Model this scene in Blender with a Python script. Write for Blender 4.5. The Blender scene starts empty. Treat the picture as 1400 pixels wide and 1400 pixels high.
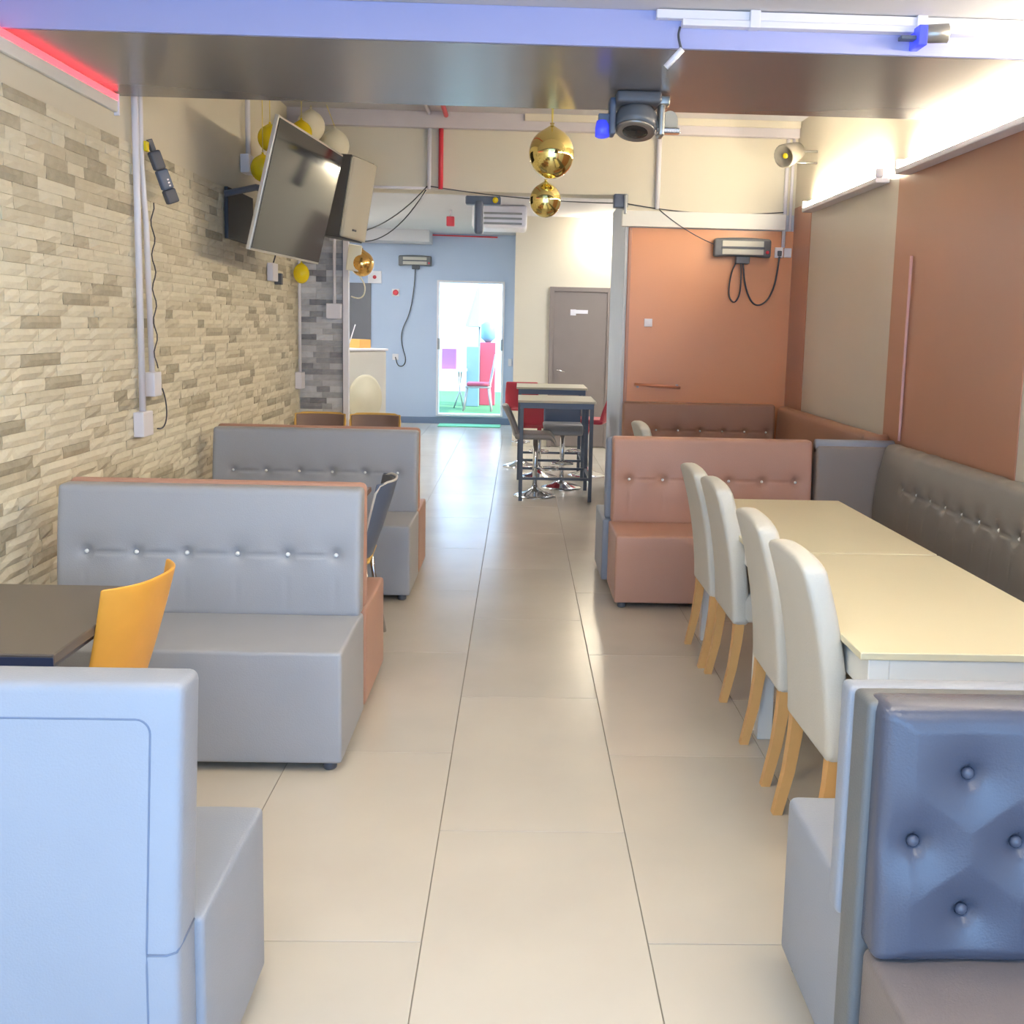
import bpy, bmesh, math, random
from mathutils import Vector, Matrix, noise
random.seed(7)
scene = bpy.context.scene
C = scene.collection
PI = math.pi

# ------------------------------------------------------------------ camera
F_PX, PITCH, ROLL, YAW, PPX, PPY, CAM_H = 1390.99, .12693, .02378, .02666, 745.03, 625.01, 1.618
cd = bpy.data.cameras.new('camera'); cam = bpy.data.objects.new('camera', cd); C.objects.link(cam)
fw = Vector((math.sin(YAW)*math.cos(PITCH), math.cos(YAW)*math.cos(PITCH), -math.sin(PITCH)))
rt = Vector((math.cos(YAW), -math.sin(YAW), 0)); upv = rt.cross(fw)
r2 = math.cos(ROLL)*rt + math.sin(ROLL)*upv; u2 = -math.sin(ROLL)*rt + math.cos(ROLL)*upv
M = Matrix((( r2.x, u2.x, -fw.x, 0), (r2.y, u2.y, -fw.y, 0), (r2.z, u2.z, -fw.z, CAM_H), (0, 0, 0, 1)))
cam.matrix_world = M
cd.sensor_fit = 'HORIZONTAL'; cd.sensor_width = 36; cd.lens = F_PX/1400*36
cd.shift_x = (700-PPX)/1400; cd.shift_y = (PPY-700)/1400
cd.clip_start = .05; cd.clip_end = 200
scene.camera = cam

# ------------------------------------------------------------------ world, big lights, exposure
W = bpy.data.worlds.new('World'); scene.world = W; W.use_nodes = True
bg = W.node_tree.nodes['Background']; bg.inputs[0].default_value = (.36, .62, 1, 1); bg.inputs[1].default_value = 2.8
vs = scene.view_settings
vs.view_transform = 'Standard'; vs.look = 'None'; vs.gamma = 1; vs.use_curve_mapping = False
vs.exposure = 1.30
TUBE_COL = (1, .89, .66); TUBE_W = 62.0

def portal(name, loc, rot, sx, sy):
    l = bpy.data.lights.new(name, 'AREA'); l.shape = 'RECTANGLE'; l.size = sx; l.size_y = sy
    l.cycles.is_portal = True
    o = bpy.data.objects.new(name, l); C.objects.link(o); o.location = loc; o.rotation_euler = rot
    return o
sd = bpy.data.lights.new('sun', 'SUN'); sd.energy = 3; sd.angle = .01; sd.color = (1, .97, .92)
sun = bpy.data.objects.new('sun', sd); C.objects.link(sun); sun.rotation_euler = Vector((.75, -.35, .6)).to_track_quat('Z', 'Y').to_euler()
portal('shopfront_daylight', (.18, -1.45, 1.45), (PI/2, 0, PI), 4.2, 2.6)

# ------------------------------------------------------------------ materials
def lin(c):
    if isinstance(c, str):
        c = tuple(int(c[i:i+2], 16)/255 for i in (0, 2, 4))
    return tuple(((x/12.92) if x <= .04045 else ((x+.055)/1.055)**2.4) for x in c) + (1,)
MATS = {}
def mat(name, col, rough=.5, metal=0, spec=.5, var=.06, scale=6, bump=0, bscale=60, coat=0, emit=None, estr=0, trans=0):
    if name in MATS: return MATS[name]
    m = bpy.data.materials.new(name); m.use_nodes = True; nt = m.node_tree; N = nt.nodes; b = N['Principled BSDF']
    c = lin(col)
    b.inputs['Roughness'].default_value = rough; b.inputs['Metallic'].default_value = metal
    b.inputs['Specular IOR Level'].default_value = spec; b.inputs['Coat Weight'].default_value = coat
    b.inputs['Transmission Weight'].default_value = trans
    tc = N.new('ShaderNodeTexCoord')
    nz = N.new('ShaderNodeTexNoise'); nz.inputs['Scale'].default_value = scale; nz.inputs['Detail'].default_value = 4
    nt.links.new(tc.outputs['Object'], nz.inputs['Vector'])
    mx = N.new('ShaderNodeMix'); mx.data_type = 'RGBA'
    mx.inputs['A'].default_value = tuple(x*(1-var) for x in c[:3])+(1,)
    mx.inputs['B'].default_value = tuple(min(1, x*(1+var)) for x in c[:3])+(1,)
    nt.links.new(nz.outputs['Fac'], mx.inputs['Factor']); nt.links.new(mx.outputs['Result'], b.inputs['Base Color'])
    if bump:
        n2 = N.new('ShaderNodeTexNoise'); n2.inputs['Scale'].default_value = bscale; n2.inputs['Detail'].default_value = 5
        nt.links.new(tc.outputs['Object'], n2.inputs['Vector'])
        bp = N.new('ShaderNodeBump'); bp.inputs['Strength'].default_value = bump; bp.inputs['Distance'].default_value = .01
        nt.links.new(n2.outputs['Fac'], bp.inputs['Height']); nt.links.new(bp.outputs['Normal'], b.inputs['Normal'])
    if emit:
        b.inputs['Emission Color'].default_value = emit + (1,); b.inputs['Emission Strength'].default_value = estr
    MATS[name] = m
    return m

def leather(name, col, rough=.42):
    return mat(name, col, rough, var=.07, scale=3, bump=.12, bscale=220, spec=.45)
GREY = leather('grey_leather', 'a2a3a8'); GREYB = leather('grey_brown_leather', '827c74'); PALEG = leather('pale_grey_leather', '9297a2')
COPPER = leather('copper_leather', 'b88c78'); BROWN = leather('brown_leather', '98705a'); SLATE = leather('slate_tufted_leather', '4d505e', .26)
DMAUVE = leather('dark_mauve_leather', '786e6c'); DGREY = leather('dark_grey_leather', '66686a')
MAUVE = leather('mauve_grey_leather', '8d8078')
CREAM = mat('cream_upholstery', 'cdc8bd', .75, bump=.15, bscale=150, var=.04)
WHITE = mat('white_paint', 'e6e4de', .45, var=.03)
WPLASTIC = mat('white_plastic', 'e8e4ea', .35, var=.02)
TABLE = mat('cream_laminate', 'ddd3b2', .38, var=.02)
DARKT = mat('dark_table_top', '5f5752', .32, var=.08)
NAVY = mat('dark_table_edge', '2b3552', .35, var=.05)
BLACK = mat('black_metal', '565b66', .4, var=.05)  # this and black plastic lifted to grey, putting lens haze into the colour
BLACKP = mat('black_plastic', '565860', .45, var=.05)
SLATEP = mat('slate_plastic', '5a6478', .4, var=.05)
CHROME = mat('chrome', 'd8d8da', .12, metal=1, var=.02)
GREYM = mat('grey_metal', '9a9894', .3, metal=.7, var=.05)
CRYSTAL = mat('crystal_stud', 'f2f2f0', .08, spec=1, var=.02)
PLY = mat('orange_beech_plywood', 'e8a641', .4, var=.10, scale=9, bump=.04)
PLYY = mat('yellow_beech_edge', 'e0b35c', .4, var=.08)
BEECH = mat('beech_leg_wood', 'd9a768', .45, var=.10, scale=14)
BEIGE = mat('beige_wall_paint', 'dcd4c2', .7, var=.03, scale=2, bump=.03)
CEIL = mat('ceiling_paint', 'cfcdd2', .75, var=.03, scale=2)
LAV = mat('blue_lit_beam', 'a4a8d6', .55, var=.02)  # lavender puts the blue window and stage light into the beam's colour
SOFFIT = mat('glossy_soffit_panel', '88868a', .24, metal=.35, var=.05, scale=1.5)
ORANGE = mat('terracotta_gloss_paint', 'd69468', .30, var=.05, scale=1.5)
RUST = mat('rust_brown_paint', 'b28066', .32, var=.05, scale=1.5)
TAUPE = mat('taupe_panel', 'c9c0b2', .30, var=.04, scale=1.5)
BLUE = mat('pale_blue_wall_paint', 'bdcce6', .6, var=.03, scale=1.5)
DKBLUE = mat('blue_grey_skirting', '7486a4', .45, var=.04)
DOORG = mat('grey_door_paint', '8c807a', .45, var=.05)
DKPANEL = mat('dark_grey_panel', '77767e', .5, var=.05)
FRED = mat('faded_red', 'c4505c', .5, var=.04)
RED = mat('red_leather', 'c23a4c', .4, var=.06, bump=.05)
REDP = mat('red_plastic', 'e0404e', .4, var=.04)
YELLOW = mat('yellow_balloon', 'f0d31a', .25, var=.03)
WBALL = mat('white_balloon', 'f1e9d0', .3, var=.02)
GOLD = mat('gold_foil', 'ecdc92', .07, metal=1, var=.05)
AMBER = mat('amber_foil', 'f2c070', .12, metal=.8, var=.06)
SCREEN = mat('television_screen', '2c2a29', .08, spec=.4, var=.02)
GRILLE = mat('speaker_grille', 'b5ae9e', .55, var=.08, scale=400, bump=.1, bscale=400)
CABLE = mat('dark_cable', '4a4a50', .5)
GROUT = mat('grout', '8d8578', .9, var=.05)
GLASSB = mat('blue_lamp_glass', '3640b8', .2, var=.02, emit=(.06, .08, .9), estr=.35)
TUBE = mat('tube_glow', 'ffffff', .4, emit=TUBE_COL, estr=TUBE_W)
LAMPG = mat('wall_lamp_glow', 'ffffff', .4, emit=(1, .9, .7), estr=40)
REDG = mat('red_strip_glow', 'f04050', .4, emit=(1, .08, .1), estr=1.1)
HEATG = mat('heater_reflector', 'b9b6ac', .45, metal=.2, var=.03)
TURF = mat('green_turf', '527f4c', .9, var=.12, scale=80, bump=.3, bscale=300)
OUTW = mat('outside_render', 'eeeae8', .8, var=.02)
PINK = mat('lilac_panel', '9a62aa', .6, var=.03)
SKYB = mat('pale_blue_plastic', '7f9aa0', .5, var=.05)
MAT_GREEN = mat('green_mat', '7fd0a0', .9, var=.08, scale=60)

def tile_mat():
    m = bpy.data.materials.new('porcelain_floor_tile'); m.use_nodes = True; nt = m.node_tree; N = nt.nodes; b = N['Principled BSDF']
    tc = N.new('ShaderNodeTexCoord'); oi = N.new('ShaderNodeObjectInfo')
    add = N.new('ShaderNodeVectorMath'); add.operation = 'ADD'
    nt.links.new(tc.outputs['Object'], add.inputs[0]); nt.links.new(oi.outputs['Location'], add.inputs[1])
    n1 = N.new('ShaderNodeTexNoise'); n1.inputs['Scale'].default_value = 1.6; n1.inputs['Detail'].default_value = 6
    nt.links.new(add.outputs[0], n1.inputs['Vector'])
    n2 = N.new('ShaderNodeTexNoise'); n2.inputs['Scale'].default_value = 140; n2.inputs['Detail'].default_value = 2
    nt.links.new(add.outputs[0], n2.inputs['Vector'])
    ramp = N.new('ShaderNodeValToRGB'); e = ramp.color_ramp.elements
    e[0].position = .3; e[0].color = lin('c4bbad'); e[1].position = .75; e[1].color = lin('d0c7b8')
    nt.links.new(n1.outputs['Fac'], ramp.inputs['Fac'])
    hs = N.new('ShaderNodeHueSaturation'); mr = N.new('ShaderNodeMapRange')
    mr.inputs['To Min'].default_value = .96; mr.inputs['To Max'].default_value = 1.04
    nt.links.new(oi.outputs['Random'], mr.inputs['Value']); nt.links.new(mr.outputs[0], hs.inputs['Value'])
    nt.links.new(ramp.outputs[0], hs.inputs['Color']); nt.links.new(hs.outputs[0], b.inputs['Base Color'])
    r = N.new('ShaderNodeMapRange'); r.inputs['To Min'].default_value = .19; r.inputs['To Max'].default_value = .28
    nt.links.new(n2.outputs['Fac'], r.inputs['Value']); nt.links.new(r.outputs[0], b.inputs['Roughness'])
    b.inputs['Specular IOR Level'].default_value = .8
    return m
TILE = tile_mat()

def stone_mat(name, c0, c1, c2):
    m = bpy.data.materials.new(name); m.use_nodes = True; nt = m.node_tree; N = nt.nodes; b = N['Principled BSDF']
    at = N.new('ShaderNodeAttribute'); at.attribute_name = 'tone'
    tc = N.new('ShaderNodeTexCoord'); n1 = N.new('ShaderNodeTexNoise'); n1.inputs['Scale'].default_value = 22; n1.inputs['Detail'].default_value = 8
    nt.links.new(tc.outputs['Object'], n1.inputs['Vector'])
    ad = N.new('ShaderNodeMath'); ad.operation = 'MULTIPLY_ADD'; ad.inputs[1].default_value = .35
    nt.links.new(n1.outputs['Fac'], ad.inputs[0]); nt.links.new(at.outputs['Fac'], ad.inputs[2])
    ramp = N.new('ShaderNodeValToRGB'); e = ramp.color_ramp.elements
    e[0].position = .15; e[0].color = lin(c0); e[1].position = 1.1 if False else 1.0; e[1].color = lin(c2)
    k = ramp.color_ramp.elements.new(.5); k.color = lin(c1)
    nt.links.new(ad.outputs[0], ramp.inputs['Fac']); nt.links.new(ramp.outputs[0], b.inputs['Base Color'])
    bp = N.new('ShaderNodeBump'); bp.inputs['Strength'].default_value = .5; bp.inputs['Distance'].default_value = .01
    nt.links.new(n1.outputs['Fac'], bp.inputs['Height']); nt.links.new(bp.outputs['Normal'], b.inputs['Normal'])
    b.inputs['Roughness'].default_value = .85
    return m
STONE = stone_mat('split_face_stone', 'a39a86', 'cac0a8', 'e2dac4'); STONEG = stone_mat('grey_split_stone', '77777e', 'a8a8ac', 'd6d6d8')

# ------------------------------------------------------------------ helpers
ORG = {}
def obj(name, bm, m, parent=None, smooth=False):
    me = bpy.data.meshes.new(name)
    o = bpy.data.objects.new(name, me)
    org = ORG.get(parent.name, Vector((0, 0, 0))) if parent else None
    if parent is not None and org.length: bmesh.ops.translate(bm, vec=-org, verts=bm.verts)
    bmesh.ops.recalc_face_normals(bm, faces=bm.faces)
    bm.to_mesh(me); bm.free()
    for p in me.polygons: p.use_smooth = smooth
    me.materials.append(m)
    C.objects.link(o)
    if parent is not None:
        o.parent = parent; ORG[o.name] = org
    return o
def tag(o, label, cat, group=None, kind=None):
    o['label'] = label; o['category'] = cat
    if group: o['group'] = group
    if kind: o['kind'] = kind
    return o
def struct(o, label, cat):
    return tag(o, label, cat, kind='structure')
def thing(name, label, cat, loc, group=None):
    o = bpy.data.objects.new(name, None); C.objects.link(o); o.location = loc; o.empty_display_size = .1
    ORG[o.name] = Vector(loc)
    return tag(o, label, cat, group)
def dup(root, loc, rotz, label, group=None):
    r = root.copy(); C.objects.link(r); r.location = loc; r.rotation_euler = (0, 0, rotz); r['label'] = label
    if group: r['group'] = group
    for ch in list(root.children):
        c = ch.copy(); C.objects.link(c); c.parent = r
        for g in list(ch.children):
            d = g.copy(); C.objects.link(d); d.parent = c
    return r
def NB(): return bmesh.new()
def box(x0, x1, y0, y1, z0, z1, bev=0, bm=None):
    new = bm is None
    if new: bm = bmesh.new()
    b2 = bmesh.new()
    bmesh.ops.create_cube(b2, size=1, matrix=Matrix.Translation(((x0+x1)/2, (y0+y1)/2, (z0+z1)/2)) @ Matrix.Diagonal((abs(x1-x0), abs(y1-y0), abs(z1-z0), 1)))
    if bev: bmesh.ops.bevel(b2, geom=b2.edges[:], offset=bev, segments=2, affect='EDGES', profile=.5)
    if new:
        bm.free(); return b2
    merge(bm, b2); return bm
def merge(bm, b2):
    me = bpy.data.meshes.new('tmp'); b2.to_mesh(me); b2.free(); bm.from_mesh(me); bpy.data.meshes.remove(me)
def axes(d):
    d = d.normalized(); a = Vector((0, 0, 1)) if abs(d.z) < .9 else Vector((1, 0, 0))
    u = d.cross(a).normalized(); return u, d.cross(u).normalized()
def tube(pts, r, n=8, bm=None, r1=None):
    """swept tube through points, radius r (to r1 at the end), closed ends"""
    bm = bm or bmesh.new(); P = [Vector(p) for p in pts]; L = len(P); rings = []
    u = None
    for i, p in enumerate(P):
        d = (P[min(i+1, L-1)]-P[max(i-1, 0)])
        if u is None: u, v = axes(d)
        else:
            d.normalize(); u = (u-d*u.dot(d)).normalized(); v = d.cross(u)
        rr = r if r1 is None else r+(r1-r)*i/(L-1)
        rings.append([bm.verts.new(p+(u*math.cos(2*PI*k/n)+v*math.sin(2*PI*k/n))*rr) for k in range(n)])
    for a, b in zip(rings, rings[1:]):
        for k in range(n): bm.faces.new((a[k], a[(k+1) % n], b[(k+1) % n], b[k]))
    bm.faces.new(rings[0]); bm.faces.new(rings[-1])
    return bm
def lathe(prof, c, n=24, bm=None, axis=Vector((0, 0, 1))):
    bm = bm or bmesh.new(); axis = Vector(axis).normalized(); u, v = axes(axis); c = Vector(c); rings = []
    for r, h in prof:
        if r < 1e-5: rings.append([bm.verts.new(c+axis*h)])
        else: rings.append([bm.verts.new(c+axis*h+(u*math.cos(2*PI*k/n)+v*math.sin(2*PI*k/n))*r) for k in range(n)])
    for a, b in zip(rings, rings[1:]):
        for k in range(n):
            q = (a[k % len(a)], a[(k+1) % len(a)], b[(k+1) % len(b)], b[k % len(b)])
            q = list(dict.fromkeys(q))
            if len(q) > 2: bm.faces.new(q)
    if len(rings[0]) > 1: bm.faces.new(rings[0])
    if len(rings[-1]) > 1: bm.faces.new(rings[-1])
    return bm
def sphere(c, r, n=20, sz=1, bm=None):
    m = n//2
    return lathe([(r*math.sin(PI*i/m), -r*sz*math.cos(PI*i/m)) for i in range(m+1)], c, n, bm)
def rbox(x0, x1, y0, y1, z0, z1, r=.03, mx=4, my=4, mz=4, deform=None, k=3, bm=None):
    """rounded box with a surface grid; deform(Vector)->Vector applied last"""
    lo = Vector((x0, y0, z0)); hi = Vector((x1, y1, z1)); r = min(r, min(hi-lo)/2-.0005)
    def co(a, b, m):
        s = [a+r*(1-math.cos(PI/2*i/k)) for i in range(k)]
        e = [b-(q-a) for q in reversed(s)]
        return s+[a+r+(b-a-2*r)*i/m for i in range(m+1)]+e
    X, Y, Z = co(x0, x1, mx), co(y0, y1, my), co(z0, z1, mz)
    bm = bm or bmesh.new(); cache = {}
    def vert(i, j, l):
        q = (i, j, l)
        if q in cache: return cache[q]
        p = Vector((X[i], Y[j], Z[l])); inn = Vector([min(max(p[a], lo[a]+r), hi[a]-r) for a in range(3)])
        d = p-inn
        if d.length > 1e-7: p = inn+d.normalized()*r
        if deform: p = deform(p)
        cache[q] = bm.verts.new(p); return cache[q]
    nx, ny, nz = len(X)-1, len(Y)-1, len(Z)-1
    for i in range(nx):
        for j in range(ny):
            for l in (0, nz): bm.faces.new((vert(i, j, l), vert(i+1, j, l), vert(i+1, j+1, l), vert(i, j+1, l)))
    for i in range(nx):
        for l in range(nz):
            for j in (0, ny): bm.faces.new((vert(i, j, l), vert(i+1, j, l), vert(i+1, j, l+1), vert(i, j, l+1)))
    for j in range(ny):
        for l in range(nz):
            for i in (0, nx): bm.faces.new((vert(i, j, l), vert(i, j+1, l), vert(i, j+1, l+1), vert(i, j, l+1)))
    return bm
def xform(bm, m): bmesh.ops.transform(bm, matrix=m, verts=bm.verts); return bm
def sm(pts, it=3):
    P = [Vector(p) for p in pts]
    for _ in range(it):
        Q = [P[0]]
        for a, b in zip(P, P[1:]): Q += [a.lerp(b, .25), a.lerp(b, .75)]
        P = Q+[P[-1]]
    return P
def bez(a, b, c, d, n=12):
    a, b, c, d = map(Vector, (a, b, c, d))
    return [a*(1-t)**3+b*3*t*(1-t)**2+c*3*t*t*(1-t)+d*t**3 for t in [i/n for i in range(n+1)]]

# ================================================================== SETTING
XL, XR = -2.02, 2.38
YH = 9.05                         # header wall over the opening
fl = struct(obj('floor', box(-3.2, 2.6, -1.6, 16.95, -.06, -.004), GROUT), 'pale porcelain tiled floor of the long dining room', 'floor')
tcache = {}
x_a, y_a = -.229, 2.51
for col in range(-5, 5):
    cx0, cx1 = x_a+.6*col, x_a+.6*(col+1)
    off = .6 if col % 2 == 0 else 0
    j = -4
    while True:
        ty0 = y_a+off+1.2*j; ty1 = ty0+1.2; j += 1
        if ty0 > 16.8: break
        lx = -2.95 if ty1 > 9.4 else XL
        a0, a1, b0, b1 = max(cx0, lx), min(cx1, XR), max(ty0, -1.55), min(ty1, 16.8)
        if a1-a0 < .05 or b1-b0 < .05: continue
        key = (round(a1-a0, 3), round(b1-b0, 3))
        if key not in tcache:
            o = obj('tile', box(-key[0]/2+.0015, key[0]/2-.0015, -key[1]/2+.0015, key[1]/2-.0015, -.01, 0, .0012), TILE, fl)
            tcache[key] = o.data
        else:
            o = bpy.data.objects.new('tile', tcache[key]); C.objects.link(o); o.parent = fl
        o.location = ((a0+a1)/2, (b0+b1)/2, 0)

wl = struct(obj('wall_left', box(XL-.15, XL, -1.6, 9.3, 0, 3.45), BEIGE), 'left wall with split stone cladding below beige paint', 'wall')
wr = struct(obj('wall_right', box(XR, XR+.15, -1.6, 13.85, 0, 3.45), TAUPE), 'right wall with taupe and terracotta painted panels', 'wall')
def wallpanel(name, y0, y1, z1, m):
    return obj(name, box(XR-.006, XR, y0, y1, .0, z1, .002), m, wr)
wallpanel('painted_panel', 4.76, 6.55, 2.70, RUST)
wallpanel('painted_panel', 8.52, YH, 2.70, RUST)
wallpanel('painted_panel', 1.2, 3.0, 2.70, RUST)
obj('upper_wall', box(XR-.004, XR, -1.5, YH, 2.70, 3.42), BEIGE, wr)

# stone cladding: the courses with the largest stones on view as single pieces, the others joined
def stone_bm(L, H, D, rnd, bm=None, at=None, flip=None):
    """split stone: local x = outwards, y = along, z = up"""
    b = bm or bmesh.new(); ny, nz = max(2, int(L/.06)), 2
    V = {}
    for j in range(ny+1):
        for l in range(nz+1):
            e = (j in (0, ny)) or (l in (0, nz))
            d = D*(.62 if e else 1)+rnd.uniform(-.2, .25)*D*.6
            V[j, l] = (d, L*j/ny, H*l/nz)
    vv = {}
    def mk(p): return b.verts.new(at(p) if at else p)
    for q, p in V.items(): vv[q] = mk(p)
    bk = {}
    for j in range(ny+1):
        for l in (0, nz): bk[j, l] = mk((0, L*j/ny, H*l/nz))
    faces = []
    for j in range(ny):
        for l in range(nz): faces.append(b.faces.new((vv[j, l], vv[j+1, l], vv[j+1, l+1], vv[j, l+1])))
        faces.append(b.faces.new((bk[j, 0], bk[j+1, 0], vv[j+1, 0], vv[j, 0])))
        faces.append(b.faces.new((bk[j, nz], bk[j+1, nz], vv[j+1, nz], vv[j, nz])))
    for j in (0, ny):
        faces.append(b.faces.new([bk[j, 0], vv[j, 0], vv[j, 1], vv[j, nz], bk[j, nz]]))
    return b, faces
def set_tone(me, vals):
    a = me.attributes.new('tone', 'FLOAT', 'FACE')
    a.data.foreach_set('value', vals)
def pick_tone(r):
    t = r.random()
    return r.uniform(.62, .85) if t < .62 else (r.uniform(.38, .6) if t < .86 else r.uniform(.02, .25))
rs = random.Random(3)
CH = .052; LENS = (.12, .17, .22, .28, .36)
variants = {L: [] for L in LENS}
for L in LENS:
    for q in range(10):
        b, f = stone_bm(L-.002, CH-.0015, .022, rs)
        o = bpy.data.meshes.new('stone'); bmesh.ops.recalc_face_normals(b, faces=b.faces)
        n = len(b.faces); b.to_mesh(o); b.free(); o.materials.append(STONE); set_tone(o, [pick_tone(rs)]*n); variants[L].append(o)
spots = []
for c in range(48):
    y = 1.6-rs.random()*.3
    while y < 9.26:
        L = rs.choice(LENS)
        if y+L > 9.28: L = max([q for q in LENS if y+q <= 9.32] or [.12])
        spots.append((y, c*CH+.004, L)); y += L
def cladding(parent, spots, place, nobj):
    """place(p, y, z): local (out, along, up) -> world"""
    vis = [s for s in spots if s[1] > .12 and s[0] > 3.95]
    vis.sort(key=lambda s: -s[2]/max(s[0], 3.9)**3)
    near = set(vis[:nobj])
    big = bmesh.new(); tones = []
    for s in spots:
        y, z, L = s
        if s in near:
            o = bpy.data.objects.new('stone', rs.choice(variants[L])); C.objects.link(o); o.parent = parent
            o.location = (XL, y, z)
        else:
            t = pick_tone(rs); k0 = len(big.faces)
            stone_bm(L-.002, CH-.0015, .022, rs, big, lambda p: place(p, y, z))
            tones += [t]*(len(big.faces)-k0)
    me = bpy.data.meshes.new('stone_cladding'); bmesh.ops.recalc_face_normals(big, faces=big.faces); big.to_mesh(me); big.free()
    me.materials.append(STONE); set_tone(me, tones)
    o = bpy.data.objects.new('stone_cladding', me); C.objects.link(o); o.parent = parent; o['kind'] = 'stuff'
cladding(wl, spots, lambda p, y, z: (XL+p[0], y+p[1], z+p[2]), 300)

# stone pier closing the left side of the opening
pier = struct(obj('wall_pier', box(XL-.15, -1.6, 9.3, 9.55, 0, 3.42), BEIGE), 'short return wall clad in grey split stone beside the opening', 'wall')
pier_spots = []
for c in range(51):
    x = -1.99
    while x < -1.66:
        L = rs.choice((.09, .12, .15, .2)); L = min(L, -1.605-x)
        if -1.605-(x+L) < .07: L = -1.605-x
        b, f = stone_bm(L-.002, CH-.0015, .018, rs, None, lambda p: (x+p[1], 9.3-p[0], c*CH+p[2]))
        n = len(b.faces)
        o = obj('stone', b, STONEG, pier); set_tone(o.data, [rs.uniform(.0, .85)]*n)
        x += L

# ceilings
ce = struct(obj('ceiling', box(XL-.1, XR+.1, -1.6, 4.15, 2.85, 2.95), CEIL), 'pale ceiling with a low glossy soffit across the room', 'ceiling')
obj('soffit', box(XL, XR, 4.15, 5.30, 2.71, 2.735), SOFFIT, ce)
obj('beam', box(XL, XR, 4.13, 4.15, 2.71, 2.85, .003), LAV, ce)
obj('soffit_fill', box(XL-.1, XR+.1, 4.15, 5.30, 2.735, 3.5), CEIL, ce)
obj('upper_ceiling', box(XL-.1, XR+.1, 5.30, 9.3, 3.42, 3.5), CEIL, ce)
obj('cornice', box(XL, XR-.01, YH-.07, YH, 3.285, 3.42, .004), mat('cornice_paint', 'cfc8cc', .6), ce)
obj('cornice', box(.0, XR-.01, YH-.09, YH-.07, 3.36, 3.42, .004), BEIGE, ce)
obj('rear_ceiling', box(-3.1, XR+.1, 9.3, 17, 3.08, 3.2), CEIL, ce)
obj('rear_bulkhead', box(-2.95, -1.45, 16.2, 16.8, 2.90, 3.08, .004), CEIL, ce)
hd = struct(obj('wall_header', box(XL, XR, YH, 9.3, 2.77, 3.42), BEIGE), 'beige header wall above the opening to the rear room', 'wall')
pt = struct(obj('wall_partition', box(.90, XR, YH, 10.4, 0, 2.77), mat('partition_paint', 'c6c9d0', .5)), 'white partition box with glossy orange front face', 'wall')
obj('painted_panel', box(.925, XR-.004, YH-.006, YH, 0, 2.50, .002), ORANGE, pt)
obj('upper_panel', box(.9, XR, YH-.004, YH, 2.64, 2.77), BEIGE, pt)
obj('trunking', box(.86, XR-.09, YH-.06, YH, 2.505, 2.64, .004), WHITE, pt)
obj('painted_band', box(.93, .955, YH-.012, YH-.004, .6, 2.50, .002), RUST, pt)
tw = struct(obj('wall_toilet', box(-.09, XR, 13.85, 14.0, 0, 3.08), BEIGE), 'beige wall holding the grey washroom door', 'wall')
struct(obj('wall_passage', box(-.09, .06, 14.0, 16.8, 0, 3.08), BEIGE), 'beige return wall leading to the rear exit', 'wall')
# blue end wall with a doorway
wb = bmesh.new()
box(-3.1, -1.37, 16.8, 16.95, 0, 3.2, bm=wb); box(-.27, .06, 16.8, 16.95, 0, 3.2, bm=wb); box(-1.37, -.27, 16.8, 16.95, 2.336, 3.2, bm=wb); box(-1.37, -.27, 16.8, 16.95, 0, .13, bm=wb)
struct(obj('wall_back', wb, BLUE), 'pale blue end wall with the bright rear doorway', 'wall')
bb = bmesh.new(); box(-2.95, -.09, 16.78, 16.8, 0, .105, bm=bb)
struct(obj('baseboard_back', bb, DKBLUE), 'blue grey skirting along the foot of the blue wall', 'baseboard')
struct(obj('wall_rear_left', box(-3.1, -2.95, 9.3, 16.8, 0, 3.2), BEIGE), 'left side wall of the rear room', 'wall')
struct(obj('wall_rear_return', box(-2.95, XL-.15, 9.3, 9.45, 0, 3.2), BEIGE), 'return wall behind the stone pier', 'wall')
# shop front behind the viewer
wf = bmesh.new(); box(XL-.15, XR+.15, -1.6, -1.5, 0, .15, bm=wf); box(XL-.15, XR+.15, -1.6, -1.5, 2.75, 3.0, bm=wf); box(XL-.15, XL+.06, -1.6, -1.5, .15, 2.75, bm=wf); box(XR-.06, XR+.15, -1.6, -1.5, .15, 2.75, bm=wf)
wfr = struct(obj('wall_front', wf, WHITE), 'shop front wall around the wide street window', 'wall')
wn = bmesh.new(); [box(x-.03, x+.03, -1.58, -1.52, .15, 2.75, bm=wn) for x in (-.55, .9)]
struct(obj('window_1', wn, BLACK), 'wide shop window with two upright bars facing the street', 'window')

# rear doorway frame
dr = struct(obj('door_1', box(-1.37, -1.33, 16.76, 16.97, .13, 2.336, .004), WPLASTIC), 'white framed open doorway to the bright yard', 'door')
obj('jamb', box(-.31, -.27, 16.76, 16.97, .13, 2.336, .004), WPLASTIC, dr)
obj('head', box(-1.33, -.31, 16.76, 16.97, 2.30, 2.336, .004), WPLASTIC, dr)
obj('threshold', box(-1.33, -.31, 16.74, 16.97, .13, .165, .004), WPLASTIC, dr)
for x in (-1.335, -.305): obj('latch', box(x-.02, x+.02, 16.74, 16.76, 1.22, 1.40, .004), GREYM, dr)
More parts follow.
